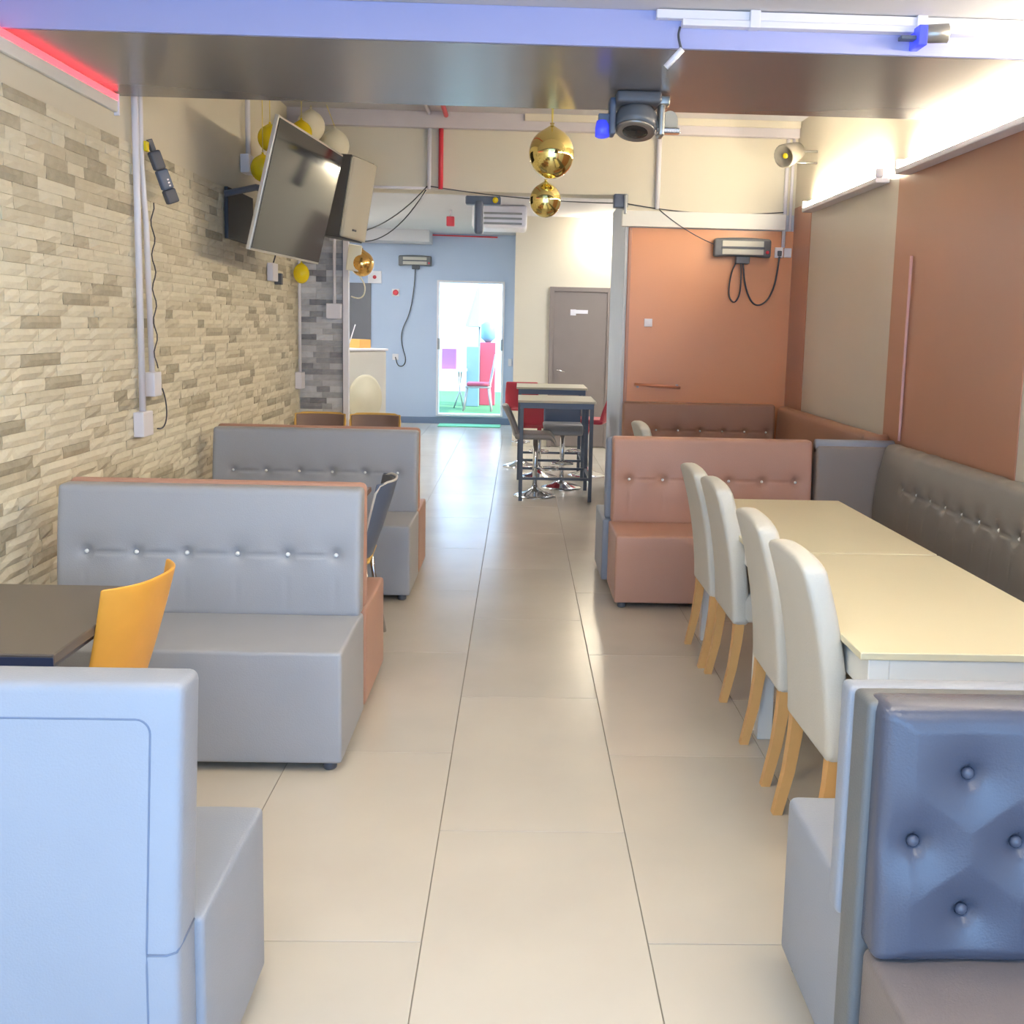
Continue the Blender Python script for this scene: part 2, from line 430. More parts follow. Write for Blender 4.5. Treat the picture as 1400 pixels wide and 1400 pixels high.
# washroom door
d2 = struct(obj('door_2', box(.44, 1.16, 13.81, 13.848, .01, 2.10, .003), DOORG), 'grey washroom door with lever handle and white sign', 'door')
for a in ((.385, .44, 0, 2.16), (1.16, 1.215, 0, 2.16), (.44, 1.16, 2.10, 2.16)):
    obj('door_frame', box(a[0], a[1], 13.79, 13.848, a[2], a[3], .004), DOORG, d2)
h_ = obj('door_handle', tube([(.50, 13.81, 1.05), (.50, 13.75, 1.05), (.51, 13.745, 1.05), (.62, 13.745, 1.025)], .011), CHROME, d2, True); lathe
obj('sign_plate', box(.70, .90, 13.800, 13.81, 1.81, 1.86, .001), WPLASTIC, d2)
obj('sign_plate', box(.665, .74, 13.802, 13.81, 1.785, 1.865, .001), WPLASTIC, d2)

# ================================================================== LAMPS
def wall_tube(y0, y1, label):
    z = 2.655; t = thing('tube_light', label, 'light', (XR, (y0+y1)/2, z), 'tube lights along the right wall')
    obj('housing', box(XR-.10, XR-.004, y0-.02, y1+.02, z-.055, z-.022, .006), WPLASTIC, t)
    obj('tube', tube([(XR-.06, y0+.03, z+.01), (XR-.06, y1-.03, z+.01)], .016, 10), TUBE, t, True)
    for y in (y0, y1): obj('end_cap', box(XR-.1, XR-.05, y-.03 if y == y0 else y, y if y == y0 else y+.03, z-.022, z+.035, .006), WPLASTIC, t)
wall_tube(6.74, 8.45, 'glowing tube light at the far end of the right wall')
wall_tube(4.72, 6.36, 'glowing tube light on the right wall nearer the viewer')
wall_tube(2.7, 4.34, 'tube light on the right wall above the tufted booth')
def ceil_panel(x, y, label):
    t = thing('recessed_panel_light', label, 'light', (x, y, 2.85), 'recessed panel lights over the front booths')
    obj('frame', box(x-.32, x+.32, y-.32, y+.32, 2.838, 2.849, .003), WPLASTIC, t)
    obj('diffuser', box(x-.29, x+.29, y-.29, y+.29, 2.832, 2.838), mat('front_panel_glow', 'ffffff', .4, emit=(1, .87, .64), estr=8.5), t)
ceil_panel(-.6, 2.3, 'recessed ceiling panel above the left front booth')
ceil_panel(1.1, 2.3, 'recessed ceiling panel above the right front booth')
ceil_panel(-.6, .5, 'recessed ceiling panel near the shop window, left')
ceil_panel(1.1, .5, 'recessed ceiling panel near the shop window, right')
def rear_fill_panel(x, y, lab):  # added panels kept out of view to brighten the rear room
    t = thing('added_fill_panel', lab, 'light', (x, y, 3.08), 'added fill panels in the rear room')
    obj('frame', box(x-.3, x+.3, y-.3, y+.3, 3.05, 3.079, .004), WPLASTIC, t)
    obj('diffuser', box(x-.27, x+.27, y-.27, y+.27, 3.043, 3.05), mat('fill_panel_glow', 'ffffff', .4, emit=(.9, .95, 1), estr=24), t)
rear_fill_panel(-2.62, 14.4, 'added unseen fill panel near the blue end wall')
rear_fill_panel(1.7, 12.3, 'added unseen fill panel behind the orange partition')
rear_fill_panel(-1.9, 10.6, 'added unseen fill panel above the white appliance')

# ================================================================== BENCHES
def smooth_fold(p, buttons, zb, depth, front_y, row=True, xs=None):
    d = 0
    for bx, bz in buttons:
        q = (p.x-bx)**2+(p.z-bz)**2
        d += depth*math.exp(-q/(2*.022**2))+depth*.35*math.exp(-q/(2*.06**2))
    return d
def row_tuft(xs, zb, depth=.022, z0=.45):
    def f(x, z):
        d = 0
        for bx in xs:
            q = (x-bx)**2+(z-zb)**2
            d = max(d, depth*math.exp(-q/(2*.016**2))+depth*.45*math.exp(-q/(2*.05**2)))
        w = max(0, min(1, (x-xs[0]+.05)/.05, (xs[-1]+.05-x)/.05))
        d = max(d, w*depth*.55*math.exp(-((z-zb)/.009)**2))
        if z < zb:
            for bx in xs: d = max(d, depth*.28*math.exp(-((x-bx)/.010)**2)*max(0, (z-z0)/(zb-z0)))
        s = 1
        for bx, sg in ((xs[0], -1), (xs[-1], 1)):      # short diagonal pull at the row ends
            t = (x-bx)*sg
            if 0 < t < .11:
                for k in (.75, -.8): d = max(d, depth*.4*(1-t/.11)*math.exp(-((z-zb-k*t)/.008)**2))
        return d
    return f
def lean(zb, amt, H):
    return lambda p: Vector((p.x, p.y+amt*max(0, (p.z-zb))/H, p.z))
def button(parent, p, r=.0095, m=None, axis=(0, -1, 0)):
    return obj('button', lathe([(r*.5, -.006), (r, 0), (r*.9, .005), (r*.5, .010), (0, .0115)], p, 10, axis=axis), m or CRYSTAL, parent, True)
def feet(parent, x0, x1, y0, y1):
    for x in (x0+.05, x1-.05):
        for y in (y0+.05, y1-.05):
            obj('foot', lathe([(.022, 0), (.026, .006), (.026, .04)], (x, y, 0), 12), BLACKP, parent, True)
def seat_wrinkle(seed):
    def f(p):
        n = noise.noise(Vector((p.x*7, p.y*7, p.z*4+seed)))*.004
        return Vector((p.x, p.y, p.z+n)) if p.z > .3 else p
    return f
def tuft_back(x0, x1, y0, y1, z0, z1, ln, tf, sgn=1, r=.02, mx=110, mz=52):
    """backrest whose front face is at y0 (sgn=1) or y1 (sgn=-1)"""
    def de(p):
        front = (y1-p.y)/(y1-y0) if sgn > 0 else (p.y-y0)/(y1-y0)
        puff = .014*math.sin(PI*min(1, max(0, (p.z-z0)/(z1-z0))))*max(0, front)
        d = tf(p.x, p.z)*(1 if front > .6 else 0) if tf else 0
        return Vector((p.x, p.y+sgn*(d-puff)+ln*(p.z-z0)/(z1-z0), p.z))
    return rbox(x0, x1, y0, y1, z0, z1, r, mx, 2, mz, de)
def double_bench(label, x0, x1, yf, ya, yb, yr, fm, rm, fb, rb_lab, ztop=.955, zs=.45, seed=0, rdz=.012, rdx=0, buttons=True, btn_x=None, btn_z=.69):
    """front seat yf..ya, front back pad ya..ya+.085, rear pad to yb, rear seat yb..yr"""
    t = thing('booth_bench', label, 'bench', ((x0+x1)/2, (yf+yr)/2, 0), 'double sided booth benches')
    ym = (ya+yb)/2+.02
    s = obj('seat', rbox(x0, x1, yf, ya+.06, .034, zs, .014, 20, 10, 6, seat_wrinkle(seed)), fm, t, True)
    tf = row_tuft(btn_x, btn_z, z0=zs) if buttons else None
    b = obj('backrest', tuft_back(x0+.012, x1-.008, ya, ym, zs-.01, ztop, .05, tf), fm, t, True)
    if buttons:
        for x in btn_x: button(b, (x, ya+.05*(btn_z-zs)/(ztop-zs)+.008, btn_z))
    o = obj('seat', rbox(x0+rdx, x1, ym, yr, .034, zs-.005, .014, 16, 8, 6, seat_wrinkle(seed+5)), rm, t, True); o['label'] = rb_lab+' rear seat'
    o = obj('backrest', rbox(x0+.012+rdx, x1-.004, ym+.035, yb+.03, zs-.01, ztop+rdz, .03, 8, 2, 8, lambda p: Vector((p.x, p.y+.02*(p.z-zs), p.z))), rm, t, True); o['label'] = rb_lab+' rear backrest'
    feet(t, x0, x1, yf, yr)
    return t
bx1 = [-1.712, -1.515, -1.315, -1.114, -.914, -.722]
double_bench('grey buttoned booth bench with copper rear, nearer one by the stone wall', -1.84, -.615, 3.52, 3.99, 4.15, 4.66, GREY, COPPER, None, 'copper', btn_x=bx1, btn_z=.69)
bx2 = [-1.775, -1.570, -1.365, -1.160, -.955, -.752]
double_bench('grey buttoned booth bench with copper rear, farther one by the stone wall', -1.915, -.62, 5.84, 6.30, 6.45, 6.84, GREY, COPPER, None, 'copper', btn_x=bx2, btn_z=.69, seed=3)
bx3 = [.692, .900, 1.108, 1.313, 1.520, 1.730]
r1 = double_bench('copper buttoned booth bench beyond the cream chairs', .575, 1.84, 5.76, 6.20, 6.36, 6.86, COPPER, PALEG, None, 'pale grey', btn_x=bx3, btn_z=.695, zs=.43, seed=6, rdz=-.012, rdx=-.034)

# near left bench: plain rear turned to the viewer
t = thing('booth_bench', 'pale blue grey bench seen from its plain back, bottom left corner', 'bench', (-1.2, 2.08, 0))
def slope0(z): return .06*max(0, z-.42)/.53
obj('backrest', rbox(-1.86, -.617, 1.79, 1.90, .034, .938, .020, 10, 2, 14, lambda p: Vector((p.x, p.y+slope0(p.z), p.z))), PALEG, t, True)
SEAM = mat('dark_seam', '6f7a90', .8)
sp = [(-1.84, .873)]+[(-1.84+.1*i, .873) for i in range(1, 11)]+[(-.735, .873)]+[(-.705+.028*math.sin(k*PI/12)-.0, .845+.028*math.cos(k*PI/12)) for k in range(0, 7)]+[(-.677, .75), (-.677, .60), (-.677, .45), (-.677, .40), (-.677, .2), (-.677, .04)]
obj('seam', tube([(x, 1.7905+slope0(z), z) for x, z in sp], .0022, 6), SEAM, t, True)
obj('seam', tube([(-.677, 1.7905, .432), (-.64, 1.7905, .432), (-.622, 1.795, .436), (-.6165, 1.82, .446), (-.6165, 1.88, .452)], .0022, 6), SEAM, t, True)
obj('seat', rbox(-1.86, -.600, 1.885, 2.36, .034, .45, .014, 16, 8, 6, seat_wrinkle(11)), PALEG, t, True)
feet(t, -1.86, -.6, 1.80, 2.36)

# near right tufted bench
def diamond(buttons, depth=.03):
    def f(x, z):
        d = 0
        for bx, bz in buttons:
            q = (x-bx)**2+(z-bz)**2
            d = max(d, depth*(.65*math.exp(-q/(2*.014**2))+.6*math.exp(-q/(2*.045**2))))
        for i, (ax, az) in enumerate(buttons):
            for bx, bz in buttons[i+1:]:
                L = math.hypot(ax-bx, az-bz)
                if .09 < L < .2 and abs(ax-bx) > .02:
                    t = ((x-ax)*(bx-ax)+(z-az)*(bz-az))/L/L
                    if 0 < t < 1:
                        dist = abs((x-ax)*(bz-az)-(z-az)*(bx-ax))/L
                        d = max(d, depth*(.02+.22*abs(t-.5)*2)*math.exp(-(dist/.012)**2))
            for sx in (-.040, -.004):      # short pulls below each button
                t = az-z
                if 0 < t < .075:
                    d = max(d, depth*.62*(1-t/.075)*math.exp(-((x-ax-sx*t/.05)/.0075)**2))
        return d
    return f
db = []
for r_, z in enumerate((.80, .668, .535)):
    x = .764+(.099 if r_ % 2 == 0 else 0)
    while x < 1.80: db.append((x, z)); x += .198
t = thing('booth_bench', 'slate blue diamond tufted booth bench, bottom right corner', 'bench', (1.3, 1.9, 0))
def tb(p):
    front = (1.875-p.y)/.10
    ex = min(1, max(0, (p.x-.69)/.06)); ez = min(1, max(0, (p.z-.44)/.03), max(0, (.93-p.z)/.04))
    d = (diamond_f(p.x, p.z)-.016*min(ex, ez)) if front > .6 else 0
    return Vector((p.x, p.y+d+.03*(p.z-.44)/.51, p.z))
diamond_f = diamond(db, .036)
bk = obj('backrest', rbox(.69, 1.9, 1.775, 1.875, .435, .93, .022, 250, 2, 112, tb), SLATE, t, True); bk['label'] = 'diamond tufted front backrest'
for x, z in db: button(bk, (x, 1.775+.03*(z-.44)/.51+.020, z), .013, SLATE)
obj('side_panel', rbox(.676, 1.9, 1.842, 1.935, .034, .925, .014, 6, 2, 8), DGREY, t, True)
obj('backrest', rbox(.670, 1.9, 1.935, 1.995, .435, .922, .014, 8, 2, 8), PALEG, t, True)['label'] = 'pale grey rear backrest'
obj('seat', rbox(.690, 1.9, 1.22, 1.838, .034, .44, .02, 20, 10, 6, seat_wrinkle(21)), DMAUVE, t, True)
obj('seat', rbox(.705, 1.9, 1.92, 2.45, .034, .452, .022, 16, 8, 6, seat_wrinkle(25)), PALEG, t, True)['label'] = 'pale grey rear seat'
feet(t, .7, 1.9, 1.24, 2.44)

# mauve corner piece and long grey wall bench
t = thing('corner_bench', 'mauve grey bench end filling the corner beside the copper bench', 'bench', (2.05, 6.28, 0))
obj('backrest', rbox(1.85, 2.34, 6.20, 6.32, .05, .93, .02, 4, 2, 6), MAUVE, t, True)
obj('top_roll', tube([(1.85, 6.26, .925), (2.34, 6.26, .925)], .042, 16), PALEG, t, True)
t = thing('banquette', 'long grey brown buttoned wall bench behind the white tables', 'bench', (2.1, 4.3, 0))
wb_btn = [2.62+.198*i for i in range(17)]
def wbk(p):
    front = (2.37-p.x)/.11; d = 0
    if front > .5:
        d = wtf(p.y, p.z)-.022*math.sin(PI*min(1, max(0, (p.z-.45)/.5)))
    return Vector((p.x+d+.06*(p.z-.45)/.5-.045, p.y, p.z+ (.006*noise.noise(Vector((p.y*9, 0, 0))) if p.z > .9 else 0)))
wtf = row_tuft(wb_btn, .73, z0=.45)
b = obj('backrest', rbox(2.25, 2.355, 2.5, 6.19, .44, .955, .035, 2, 330, 44, wbk), GREYB, t, True)
for y in wb_btn: button(b, (2.25+.06*(.73-.45)/.5-.045+.008, y, .73), .011, axis=(-1, 0, 0))
obj('seat', rbox(1.855, 2.30, 2.5, 6.19, .034, .45, .016, 8, 30, 5, seat_wrinkle(31)), GREYB, t, True)
feet(t, 1.87, 2.28, 2.52, 6.18)

# rear booth: brown bench along the orange wall and the right wall
t = thing('booth_bench', 'brown buttoned bench against the orange wall', 'bench', (1.6, 8.8, 0))
bx4 = [1.02, 1.212, 1.406, 1.60, 1.797, 1.994, 2.185]
b = obj('backrest', tuft_back(.915, 2.26, 8.88, 8.985, .44, .985, .03, row_tuft(bx4, .742)), BROWN, t, True)
for x in bx4: button(b, (x, 8.88+.016+.008, .742))
obj('seat', rbox(.915, 2.26, 8.42, 8.93, .034, .45, .016, 14, 8, 5, seat_wrinkle(41)), BROWN, t, True)
feet(t, .93, 2.24, 8.44, 8.92)
t = thing('banquette', 'brown bench along the right wall in the rear booth', 'bench', (2.2, 7.6, 0))
obj('backrest', rbox(2.26, 2.36, 6.42, 8.86, .44, .985, .045, 2, 24, 8, lambda p: Vector((p.x+.03*(p.z-.98), p.y, p.z))), BROWN, t, True)
obj('end_roll', tube([(2.20, 6.40, .955), (2.35, 6.40, .955)], .035, 14), BROWN, t, True)
obj('seat', rbox(1.80, 2.30, 6.95, 8.40, .034, .45, .016, 8, 14, 5, seat_wrinkle(43)), BROWN, t, True)
feet(t, 1.82, 2.28, 6.97, 8.38)

# ================================================================== TABLES
def white_table(label, x0, x1, y0, y1):
    t = thing('dining_table', label, 'table', ((x0+x1)/2, (y0+y1)/2, 0), 'cream dining tables')
    obj('table_top', box(x0, x1, y0, y1, .728, .75, .003), TABLE, t)
    for a in ((x0+.085, x1-.085, y0+.008, y0+.03), (x0+.085, x1-.085, y1-.03, y1-.008), (x0+.03, x0+.05, y0+.05, y1-.05), (x1-.05, x1-.03, y0+.05, y1-.05)):
        obj('apron', box(*a, .625, .728, .002), WHITE, t)
    for x in (x0+.025, x1-.085):
        for y in (y0+.006, y1-.066): obj('leg', box(x, x+.06, y, y+.06, 0, .728, .004), WHITE, t)
white_table('cream rectangular dining table nearer the viewer, right of the aisle', .955, 1.69, 2.69, 3.945)
white_table('cream rectangular dining table farther along beside the copper bench', .955, 1.69, 3.962, 5.24)
def dark_table(label, x0, x1, y0, y1, m=DARKT):
    t = thing('dining_table', label, 'table', ((x0+x1)/2, (y0+y1)/2, 0), 'dark square booth tables')
    obj('table_top', box(x0, x1, y0, y1, .722, .75, .004), m, t)
    obj('edge_band', box(x0, x1, y0-.004, y0-.0002, .70, .742, .001), NAVY, t)
    obj('under_frame', box(x0+.03, x1-.03, y0+.03, y1-.03, .69, .722, .004), BLACK, t)
    cx, cy = (x0+x1)/2, (y0+y1)/2
    for x in (x0+.05, x1-.05):
        for y in (y0+.03, y1-.03): obj('leg', box(x-.02, x+.02, y-.02, y+.02, 0, .69, .003), BLACK, t)
dark_table('dark square table between the near left bench and the first grey bench', -1.86, -1.188, 2.57, 3.27)
dark_table('dark table between the two grey benches by the stone wall', -1.86, -.78, 4.78, 5.40, mat('brown_table_top', '8a6a5c', .35))

# ================================================================== CREAM CHAIRS (local: faces +x, back at x = 0)
def parson(label):
    t = thing('dining_chair', label, 'chair', (0, 0, 0), 'cream upholstered chairs')
    def bdef(p):
        k = (p.z-.36)/.62
        w = 1-.03*max(0, (p.z-.88)/.10)**2              # rounded shoulders
        q = p.y*w*(1-.03*k)
        top = -.022*(abs(p.y)/.21)**3 if p.z > .80 else 0
        f = max(0, min(1, (p.z-.80)/.16))
        x = p.x-.105*max(0,k)**1.3+.012*math.sin(k*PI)-.012*(p.y/.2)**2*0
        return Vector((x, q, p.z+top*f))
    obj('backrest', rbox(0, .075, -.215, .215, .35, .965, .024, 2, 12, 24, bdef), CREAM, t, True)
    obj('seat', rbox(.03, .46, -.215, .215, .36, .485, .03, 8, 8, 3, lambda p: Vector((p.x, p.y, p.z+(.012*math.cos((p.x-.24)*5)*math.cos(p.y*6) if p.z > .45 else 0)))), CREAM, t, True)
    for s in (-1, 1):
        pts = [(.035, s*.185, .40), (.028, s*.185, .28), (.012, s*.185, .15), (-.02, s*.185, .0)]
        b = NB(); prev = None
        for i, (x, y, z) in enumerate(pts):
            h = .022-.006*i/3
            ring = [b.verts.new((x+dx*h, y+dy*h, z)) for dx, dy in ((-1, -1), (1, -1), (1, 1), (-1, 1))]
            if prev:
                for k in range(4): b.faces.new((prev[k], prev[(k+1) % 4], ring[(k+1) % 4], ring[k]))
            else: b.faces.new(ring)
            prev = ring
        b.faces.new(prev); obj('leg', b, BEECH, t)
        obj('leg', box(.40, .44, s*.185-.02, s*.185+.02, 0, .38, .004), BEECH, t)
    return t
ch = parson('')
spots_c = [(.925, 3.07, .02, 'cream upholstered dining chair nearest the viewer, at the near white table'),
           (.935, 3.655, -.01, 'cream upholstered dining chair second from the viewer in the row of four'),
           (.945, 4.48, 0, 'cream upholstered dining chair third from the viewer in the row of four'),
           (.925, 4.935, .01, 'cream upholstered dining chair farthest in the row of four, by the copper bench')]
ch.location = spots_c[0][:3][:2]+(0,); ch.rotation_euler = (0, 0, spots_c[0][2]); ch['label'] = spots_c[0][3]
for x, y, a, lab in spots_c[1:]: dup(ch, (x, y, 0), a, lab)
dup(ch, (.93, 7.25, 0), .05, 'cream chair half hidden behind the copper bench, in the rear booth')
rt_ = thing('dining_table', 'white table in the rear booth behind the copper bench', 'table', (1.5, 7.5, 0))
obj('table_top', box(1.2, 1.75, 6.94, 8.2, .70, .72, .003), TABLE, rt_)
for x in (1.24, 1.71):
    for y in (6.98, 8.15): obj('leg', box(x-.025, x+.025, y-.025, y+.025, 0, .70, .003), WPLASTIC, rt_)

# ================================================================== PLYWOOD CHAIRS (local: faces -x, back top at x = 0)
def ply_chair(label, loc, rotz, shell_m, pad_m=None, seat_m=None, edge_m=None, ztop=.86):
    t = thing('plywood_chair', label, 'chair', (0, 0, 0), 'bent plywood chairs')
    H = ztop-.46
    def bdef(p):
        k = (ztop-p.z)/H; s = p.y
        x = p.x-.105*k-.02*k*k-.078*abs(s/.2)**2.8*(1-.4*k)
        return Vector((x, s*(1-.10*k), p.z))
    obj('backrest', rbox(-.013, 0, -.2, .2, .45, ztop, .0064, 2, 18, 14, bdef, k=2), shell_m, t, True)
    if edge_m:
        e = []
        path = [(-.2, .50)]+[(-.2, ztop-.05), (-.188, ztop-.012), (-.15, ztop+.002)]+[(-.15+.03*i, ztop+.002) for i in range(1, 10)]+[(.15, ztop+.002), (.188, ztop-.012), (.2, ztop-.05), (.2, .50)]
        obj('edge_trim', tube([bdef(Vector((-.006, y, z))) for y, z in path], .0065, 6), edge_m, t, True)
    if pad_m:
        obj('back_pad', rbox(-.028, -.0135, -.187, .187, .54, ztop-.006, .007, 2, 14, 10, bdef, k=2), pad_m, t, True)
    def sdef(p):
        u = (p.x+.58)/.46
        return Vector((p.x, p.y, p.z-.03*max(0, .2-u)/.2*1+(.02*max(0, u-.8)/.2)))
    obj('seat', rbox(-.58, -.12, -.2, .2, .437, .451, .0068, 14, 8, 1, sdef, k=2), seat_m or shell_m, t, True)
    for sy in (-1, 1):
        obj('leg', tube([(-.15, sy*.16, .437), (-.13, sy*.17, .3), (-.08, sy*.19, 0.0)], .012, 8), CHROME, t, True)
        obj('leg', tube([(-.50, sy*.16, .437), (-.51, sy*.17, .3), (-.54, sy*.19, 0.0)], .012, 8), CHROME, t, True)
    t.location = loc; t.rotation_euler = (0, 0, rotz)
    return t
ply_chair('orange bent plywood chair at the dark table, lower left', (-1.052, 3.0, 0), -.12, PLY, ztop=.858)
ply_chair('dark backed plywood chair with pale edge, seen edge on between the grey benches', (-.60, 5.06, 0), .05, SLATEP, BLACKP, PLYY, mat('pale_edge', 'cfc9c0', .4), ztop=.85)
BRP = mat('brown_back_pad', '7d665c', .5, var=.06)
ply_chair('brown padded plywood chair with yellow edge, left one behind the farther grey bench', (-1.56, 8.10, 0), PI/2, PLYY, BRP, None, PLYY, ztop=.905)
ply_chair('brown padded plywood chair with yellow edge, right one behind the farther grey bench', (-1.13, 8.10, 0), PI/2, PLYY, BRP, None, PLYY, ztop=.905)

# ================================================================== BAR TABLES AND STOOLS
def bar_table(label, x0, x1, y0, y1, z):
    t = thing('bar_table', label, 'table', ((x0+x1)/2, (y0+y1)/2, 0), 'tall bar tables')
    obj('table_top', box(x0-.02, x1+.02, y0-.02, y1+.02, z-.022, z, .003), mat('grey_oak_laminate', 'b8ae98', .4), t)
    obj('under_frame', box(x0, x1, y0, y1, z-.075, z-.022, .003), SLATEP, t)
    for x in (x0, x1-.035):
        for y in (y0, y1-.035): obj('leg', box(x, x+.035, y, y+.035, 0, z-.075, .002), BLACK, t)
    for y in (y0, y1-.03): obj('foot_rail', box(x0+.035, x1-.035, y+.004, y+.028, .20, .225, .002), BLACK, t)
    for x in (x0+.005, x1-.03): obj('foot_rail', box(x, x+.025, y0+.035, y1-.035, .20, .225, .002), BLACK, t)
bar_table('grey topped tall bar table with black frame, nearer one', .01, .695, 9.40, 10.12, .945)
bar_table('grey topped tall bar table with black frame, farther one by the washroom door', -.01, .70, 10.72, 11.42, .99)
def stool(label, loc, rotz, seat_m, back_m, seat_z=.62, back_h=.26):
    """local: faces +x"""
    t = thing('bar_stool', label, 'stool', (0, 0, 0), 'chrome pedestal bar stools')
    obj('base', lathe([(.205, 0), (.205, .008), (.17, .022), (.09, .045), (.04, .075), (.03, .10)], (0, 0, 0), 28), CHROME, t, True)
    obj('pedestal', tube([(0, 0, .09), (0, 0, seat_z-.30), (0, 0, seat_z-.03)], .024, 14), CHROME, t, True)
    obj('footrest', tube([(.02, 0, .27), (.10, -.10, .27), (.19, -.10, .27), (.22, -.06, .27), (.22, .06, .27), (.19, .10, .27), (.10, .10, .27), (0, 0, .27)], .009, 8), CHROME, t, True)
    def sd(p):
        u = max(0, p.x-.12); return Vector((p.x-u*.35, p.y, p.z-u*u*5.5))
    obj('seat', rbox(-.20, .23, -.20, .20, seat_z-.035, seat_z+.02, .024, 14, 8, 2, sd), seat_m, t, True)
    def bd(p):
        k = (p.z-seat_z+.02)/back_h
        return Vector((p.x-.06*k-.05*k*k+1.3*p.y*p.y*.5, p.y*(1-.12*max(0, k-.6)), p.z))
    obj('backrest', rbox(-.215, -.175, -.19, .19, seat_z-.02, seat_z+back_h, .018, 2, 10, 8, bd), back_m, t, True)
    t.location = loc; t.rotation_euler = (0, 0, rotz)
GST = mat('grey_stool_leather', '8b8480', .4, var=.05)
stool('grey bar stool with round chrome foot, at the front of the nearer bar table', (.165, 9.70, 0), 0, GST, GST, .60, .28)
stool('dark slate backed bar stool under the nearer bar table', (.446, 10.25, 0), -PI/2, GST, SLATEP, .64, .24)
stool('red bar stool to the right of the farther bar table', (.76, 11.15, 0), PI-.25, RED, RED, .62, .32)
stool('red backed bar stool left of the farther bar table', (.03, 11.80, 0), PI/2, RED, RED, .72, .28)
stool('red backed bar stool standing between the two bar tables', (.225, 10.95, 0), PI/2, RED, RED, .60, .22)

# ================================================================== TELEVISION, SPEAKER
def frame_mat(c, n, up):
    n = Vector(n).normalized(); up = Vector(up); r = up.cross(n).normalized(); u = n.cross(r)
    return Matrix(((r.x, u.x, n.x, c[0]), (r.y, u.y, n.y, c[1]), (r.z, u.z, n.z, c[2]), (0, 0, 0, 1)))   # local x right, y up, z out
yaw, tl = -.095, .236
nT = (math.cos(yaw)*math.cos(tl), math.sin(yaw)*math.cos(tl), -math.sin(tl)); cT = (-1.509, 7.128, 2.451)
MT = frame_mat(cT, nT, (0, 0, 1))
t = thing('television', 'wall mounted flat television tilted down on the stone wall', 'television', cT)
obj('bezel', xform(box(-.725, .725, -.415, .415, -.03, -.004, .004), MT), mat('silver_bezel', 'c8c2b8', .35, metal=.4), t)
obj('screen', xform(box(-.708, .708, -.400, .400, -.004, .001), MT), SCREEN, t)
obj('bracket_plate', xform(box(-.25, .25, -.2, .2, -.08, -.03, .004), MT), BLACK, t)
back = Vector(cT)-Vector(nT)*.08
obj('bracket_arm', tube([back, back+Vector((-.2, -.12, .03)), (XL+.03, 7.0, 2.45)], .022, 8), BLACK, t)
obj('bracket_shadow_plate', box(XL+.026, XL+.05, 7.0, 7.65, 2.16, 2.50, .004), mat('bracket_shadow', '34363e', .5), t)  # wall plate enlarged and darkened to stand in for the television's shadow
t = thing('loudspeaker', 'dark loudspeaker with grey grille hanging behind the television', 'speaker', (-1.40, 8.35, 2.3))
MS = Matrix.Translation((-1.42, 8.35, 2.60)) @ Matrix.Rotation(math.radians(9), 4, 'Y') @ Matrix.Rotation(math.radians(-22), 4, 'Z')
b = NB()   # tapered cabinet: front towards local +x
prof = [(-.17, -.12), (-.17, .12), (.12, .185), (.12, -.185)]
lo = [b.verts.new((x, y, -.32)) for x, y in prof]; hi = [b.verts.new((x, y, .32)) for x, y in prof]
b.faces.new(lo); b.faces.new(hi)
for k in range(4): b.faces.new((lo[k], lo[(k+1) % 4], hi[(k+1) % 4], hi[k]))
bmesh.ops.bevel(b, geom=b.edges[:], offset=.012, segments=2, affect='EDGES')
cab = obj('cabinet', xform(b, MS), mat('speaker_cabinet', '5d5b5a', .5, var=.05), t)
gr = obj('grille', xform(rbox(.121, .165, -.18, .18, -.31, .31, .02, 2, 6, 10, lambda p: Vector((p.x-.9*p.y*p.y if p.x > .14 else p.x, p.y, p.z))), MS), GRILLE, t, True)
obj('badge', xform(box(.150, .166, -.08, -.03, -.25, -.235), MS), BLACKP, gr)
obj('handle', xform(box(-.07, -.02, -.165, -.147, .0, .11, .003), MS), BLACKP, cab)
obj('wall_bracket', tube([MS @ Vector((-.15, 0, -.25)), (-1.75, 8.5, 2.35), (XL+.02, 8.55, 2.35)], .02, 8), BLACK, t)

# ================================================================== CONDUITS, SOCKETS, CABLES
def conduit(label, pts, r=.014, m=WPLASTIC, boxes=(), cat='conduit', clips=()):
    t = thing('conduit', label, cat, pts[-1])
    obj('pipe', tube(pts, r, 10), m, t, True)
    for a in boxes: obj('socket_box', box(*a, .005), WPLASTIC, t)
    for a in clips: obj('clip', box(*a, .003), WPLASTIC, t)
    return t
X1 = XL+.045
conduit('taller white conduit pair on the stone wall ending in a low socket', [(X1, 5.38, 3.35), (X1, 5.38, 1.12)], .017, boxes=[(XL+.02, XL+.075, 5.31, 5.45, 1.0, 1.13)])
conduit('second white conduit on the stone wall ending in a higher socket', [(X1, 5.45, 3.35), (X1, 5.45, 2.4), (X1, 5.50, 2.1), (X1, 5.53, 1.32)], .015, boxes=[(XL+.02, XL+.075, 5.48, 5.59, 1.20, 1.33)])
t = tag(obj('plug_cable', tube(bez((XL+.08, 5.58, 1.24), (XL+.09, 5.64, 1.15), (XL+.1, 5.62, 1.0), (XL+.085, 5.48, 1.03)), .004, 6), CABLE, None, True), 'thin dark cable looping below the wall sockets', 'cable')
pts = [(XL+.07+.006*math.sin(i*1.1), 5.525+.022*math.cos(i*1.1), 2.22-.03*i) for i in range(30)]
tag(obj('wrapped_cable', tube(pts, .0035, 5), CABLE, None, True), 'thin dark cable wound around the white conduit', 'cable')
conduit('short white conduit high on the wall left of the television', [(X1, 7.55, 3.40), (X1, 7.55, 2.78)], .018, boxes=[(XL+.005, XL+.07, 7.48, 7.62, 2.66, 2.79)])
